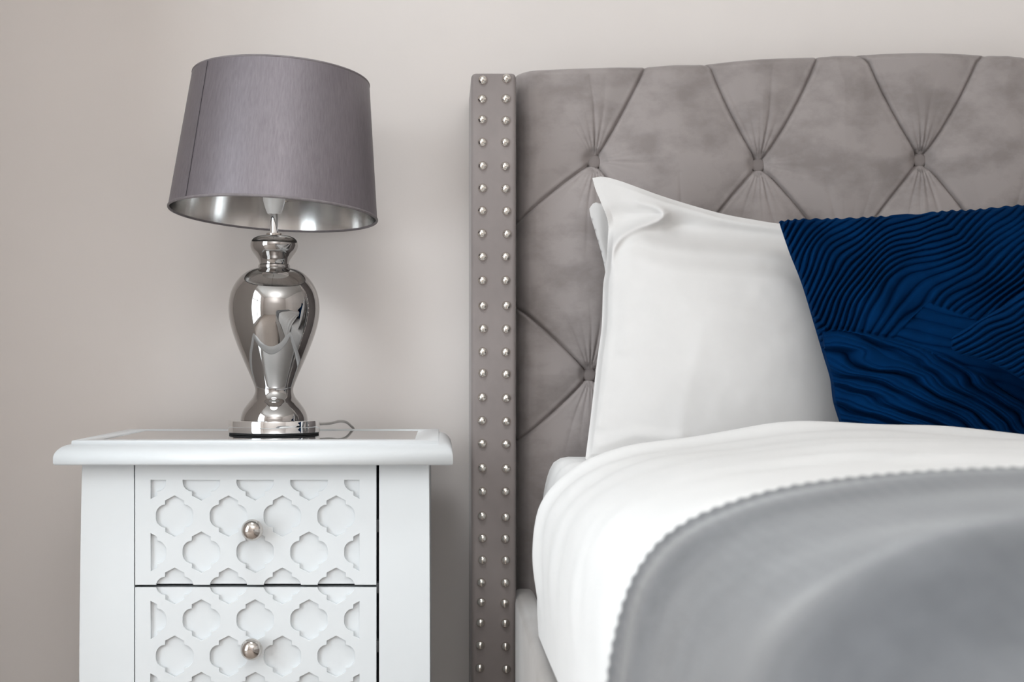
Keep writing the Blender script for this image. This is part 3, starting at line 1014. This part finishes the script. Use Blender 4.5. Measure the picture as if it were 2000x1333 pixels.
# second pillow behind it
n, m = 89, 89
U, V, a, c = coons([(1151, 408), (1160, 397), (1180, 399), (1300, 425), (1500, 450), (1690, 465)], [(1185, 884), (1300, 885), (1690, 884)],
                   [(1151, 408), (1154, 425), (1163, 455), (1182, 530), (1190, 640), (1190, 780), (1185, 884)], [(1690, 465), (1700, 680), (1690, 884)], n, m)
puff = (np.clip(4 * a * (1 - a), 0, 1) ** 0.6) * (np.clip(4 * c * (1 - c), 0, 1) ** 0.6)
mid = 2.228 - 0.02 * (V - 400) / 500
cu_ = 0.010 * np.exp(-((U - 1170) / 14.0) ** 2)
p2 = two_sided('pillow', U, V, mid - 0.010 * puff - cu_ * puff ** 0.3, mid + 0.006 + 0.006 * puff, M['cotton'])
tag(p2, 'rear white pillow peeking out at the left between front pillow and headboard', 'pillow', 'white pillows')


def pleat(ph, sharp=0.72):
    """rounded saw-tooth 0..1"""
    f_ = ph - np.floor(ph)
    v_ = 0.45 * np.exp(-(np.minimum(f_, 1 - f_) / 0.10) ** 2)
    return -v_ + np.where(f_ < sharp, np.sin(np.pi / 2 * f_ / sharp) ** 0.9, np.cos(np.pi / 2 * (f_ - sharp) / (1 - sharp)))


# large blue cushion
n, m = 641, 561
U, V, a, c = coons([(1521, 433), (1560, 428.5), (1640, 427), (1720, 423), (1800, 417), (1850, 412), (1900, 410), (1950, 405), (2000, 400), (2130, 388)],
                   [(1660, 900), (1800, 904), (1950, 905), (2125, 905)],
                   [(1521, 433), (1541, 492), (1566, 556), (1590, 635), (1609, 699), (1621, 740), (1627, 785), (1640, 828), (1660, 900)],
                   [(2130, 388), (2118, 560), (2112, 760), (2125, 905)], n, m)
puff = (np.clip(4 * a * (1 - a), 0, 1) ** 0.5) * (np.clip(4 * c * (1 - c), 0, 1) ** 0.5)
mid = 2.035 - 0.125 * (V - 400) / 520.0
nz = value_noise(U / 60, V / 60, 31)
cc = V + 0.85 * U
ss = np.clip((U - V - 977) / 435.0, 0, 1)
wA = np.clip((2170 - cc) / 150.0, 0, 1)
phA = (cc + 67 * np.sin(np.pi * ss) * wA + 10 * nz + 10 * value_noise(U / 110, V / 110, 32) + 3 * value_noise((U + V) / 30, (U - V) / 90, 37)) / 15.5
hA = pleat(-phA, 0.6) * (0.0080 + 0.0045 * value_noise(U / 90, V / 90, 33))
tD = np.clip(U - 1620, -40, 600)
gD = 0.16 * tD + 0.00095 * tD ** 2
phD = (V - gD + 14 * value_noise(U / 120, V / 40, 34) + 5 * value_noise(U / 40, V / 18, 38)) / 33.0
hD = pleat(phD, 0.66) * (0.0125 + 0.0055 * value_noise(U / 80, V / 30, 35)) + 0.0024 * pleat(phD * 2.7 + 0.3, 0.5) + 0.004 * value_noise(U / 160, (V - gD) / 45.0, 39)
# scrunched left ends of the lower pleats
hD += 0.0030 * np.abs(np.sin(np.pi * (V - gD * 0.3) / 46.0)) * np.exp(-((U - 1625 - 0.1 * (V - 700)) / 26.0) ** 2)
phC = (V - 0.24 * (U - 1760) + 6 * value_noise(U / 60, V / 30, 36)) / 22.0
hC = 0.0030 * pleat(phC, 0.5) + 0.0025
topD = np.interp(U, [1600, 1614, 1640, 1700, 1760, 1850, 1930, 2000, 2130], [648, 647, 645, 655, 668, 700, 742, 788, 880])
inD = smoothstep(-2.5, 2.5, V - topD) * smoothstep(-2, 2, U - (1606 + (V - 648) * 0.12))
# central plain patch: right of its slanted seam, below its top seam, above the lower fan
seamC = np.interp(V, [585, 590, 665, 700], [1817, 1812, 1742, 1705])
topC = 590 + (U - 1812) * 0.37
inC = smoothstep(-2.5, 2.5, U - seamC) * smoothstep(-2.5, 2.5, V - topC) * (1 - inD)
hh = hA * (1 - inC) * (1 - inD) + hC * inC + (hD + 0.0045) * inD
hh -= 0.003 * np.exp(-((V - topD + 3) / 4.0) ** 2) * (U > 1612)
edge = np.clip(np.minimum(np.minimum(a, 1 - a) / 0.012, np.minimum(c, 1 - c) / 0.012), 0, 1)
Yf = mid - 0.062 * puff - hh * np.maximum(edge, 0.3)
Yb = mid + 0.004 + 0.03 * puff
cu1 = two_sided('cushion', U, V + 1.5 * np.exp(-c / 0.02) * np.sin(phA * 2 * np.pi), Yf, Yb, M['blue'])
tag(cu1, 'large navy velvet cushion of pleated patchwork leaning on the white pillow', 'cushion', 'blue velvet cushions')

# second cushion in front, one corner in view
n, m = 321, 321
L_, T_, R_, B_ = (1856, 668), (2190, 438), (2520, 660), (2180, 858)
U, V, a, c = coons([L_, (1864, 656), (1900, 634), (1960, 597), (2010, 562), (2080, 512), T_], [B_, (2300, 800), R_], [L_, (1860, 683), (1875, 694), (1905, 700), (1945, 715), (2000, 745), (2080, 795), B_], [T_, (2400, 545), R_], n, m)
puff = (np.clip(4 * a * (1 - a), 0, 1) ** 0.5) * (np.clip(4 * c * (1 - c), 0, 1) ** 0.5)
mid = 1.79 + 0.10 * np.clip((U - 1856) / 300.0, 0, 1.6) ** 1.2 - 0.02 * (V - 660) / 220.0
ph = (V + 0.50 * (U - 1856) + 0.0002 * (U - 1856) ** 2 + 7 * value_noise(U / 55, V / 45, 41)) / 13.0
hh = pleat(-ph, 0.6) * 0.0080
edge = np.clip(np.minimum(np.minimum(a, 1 - a) / 0.015, np.minimum(c, 1 - c) / 0.015), 0, 1)
Yf = mid - 0.050 * puff - hh * np.maximum(edge, 0.35)
Yb = mid + 0.004 + 0.012 * puff
cu2 = two_sided('cushion', U, V, Yf, Yb, M['blue'])
tag(cu2, 'dark navy pleated cushion at the right edge, its corner over the larger one', 'cushion', 'blue velvet cushions')
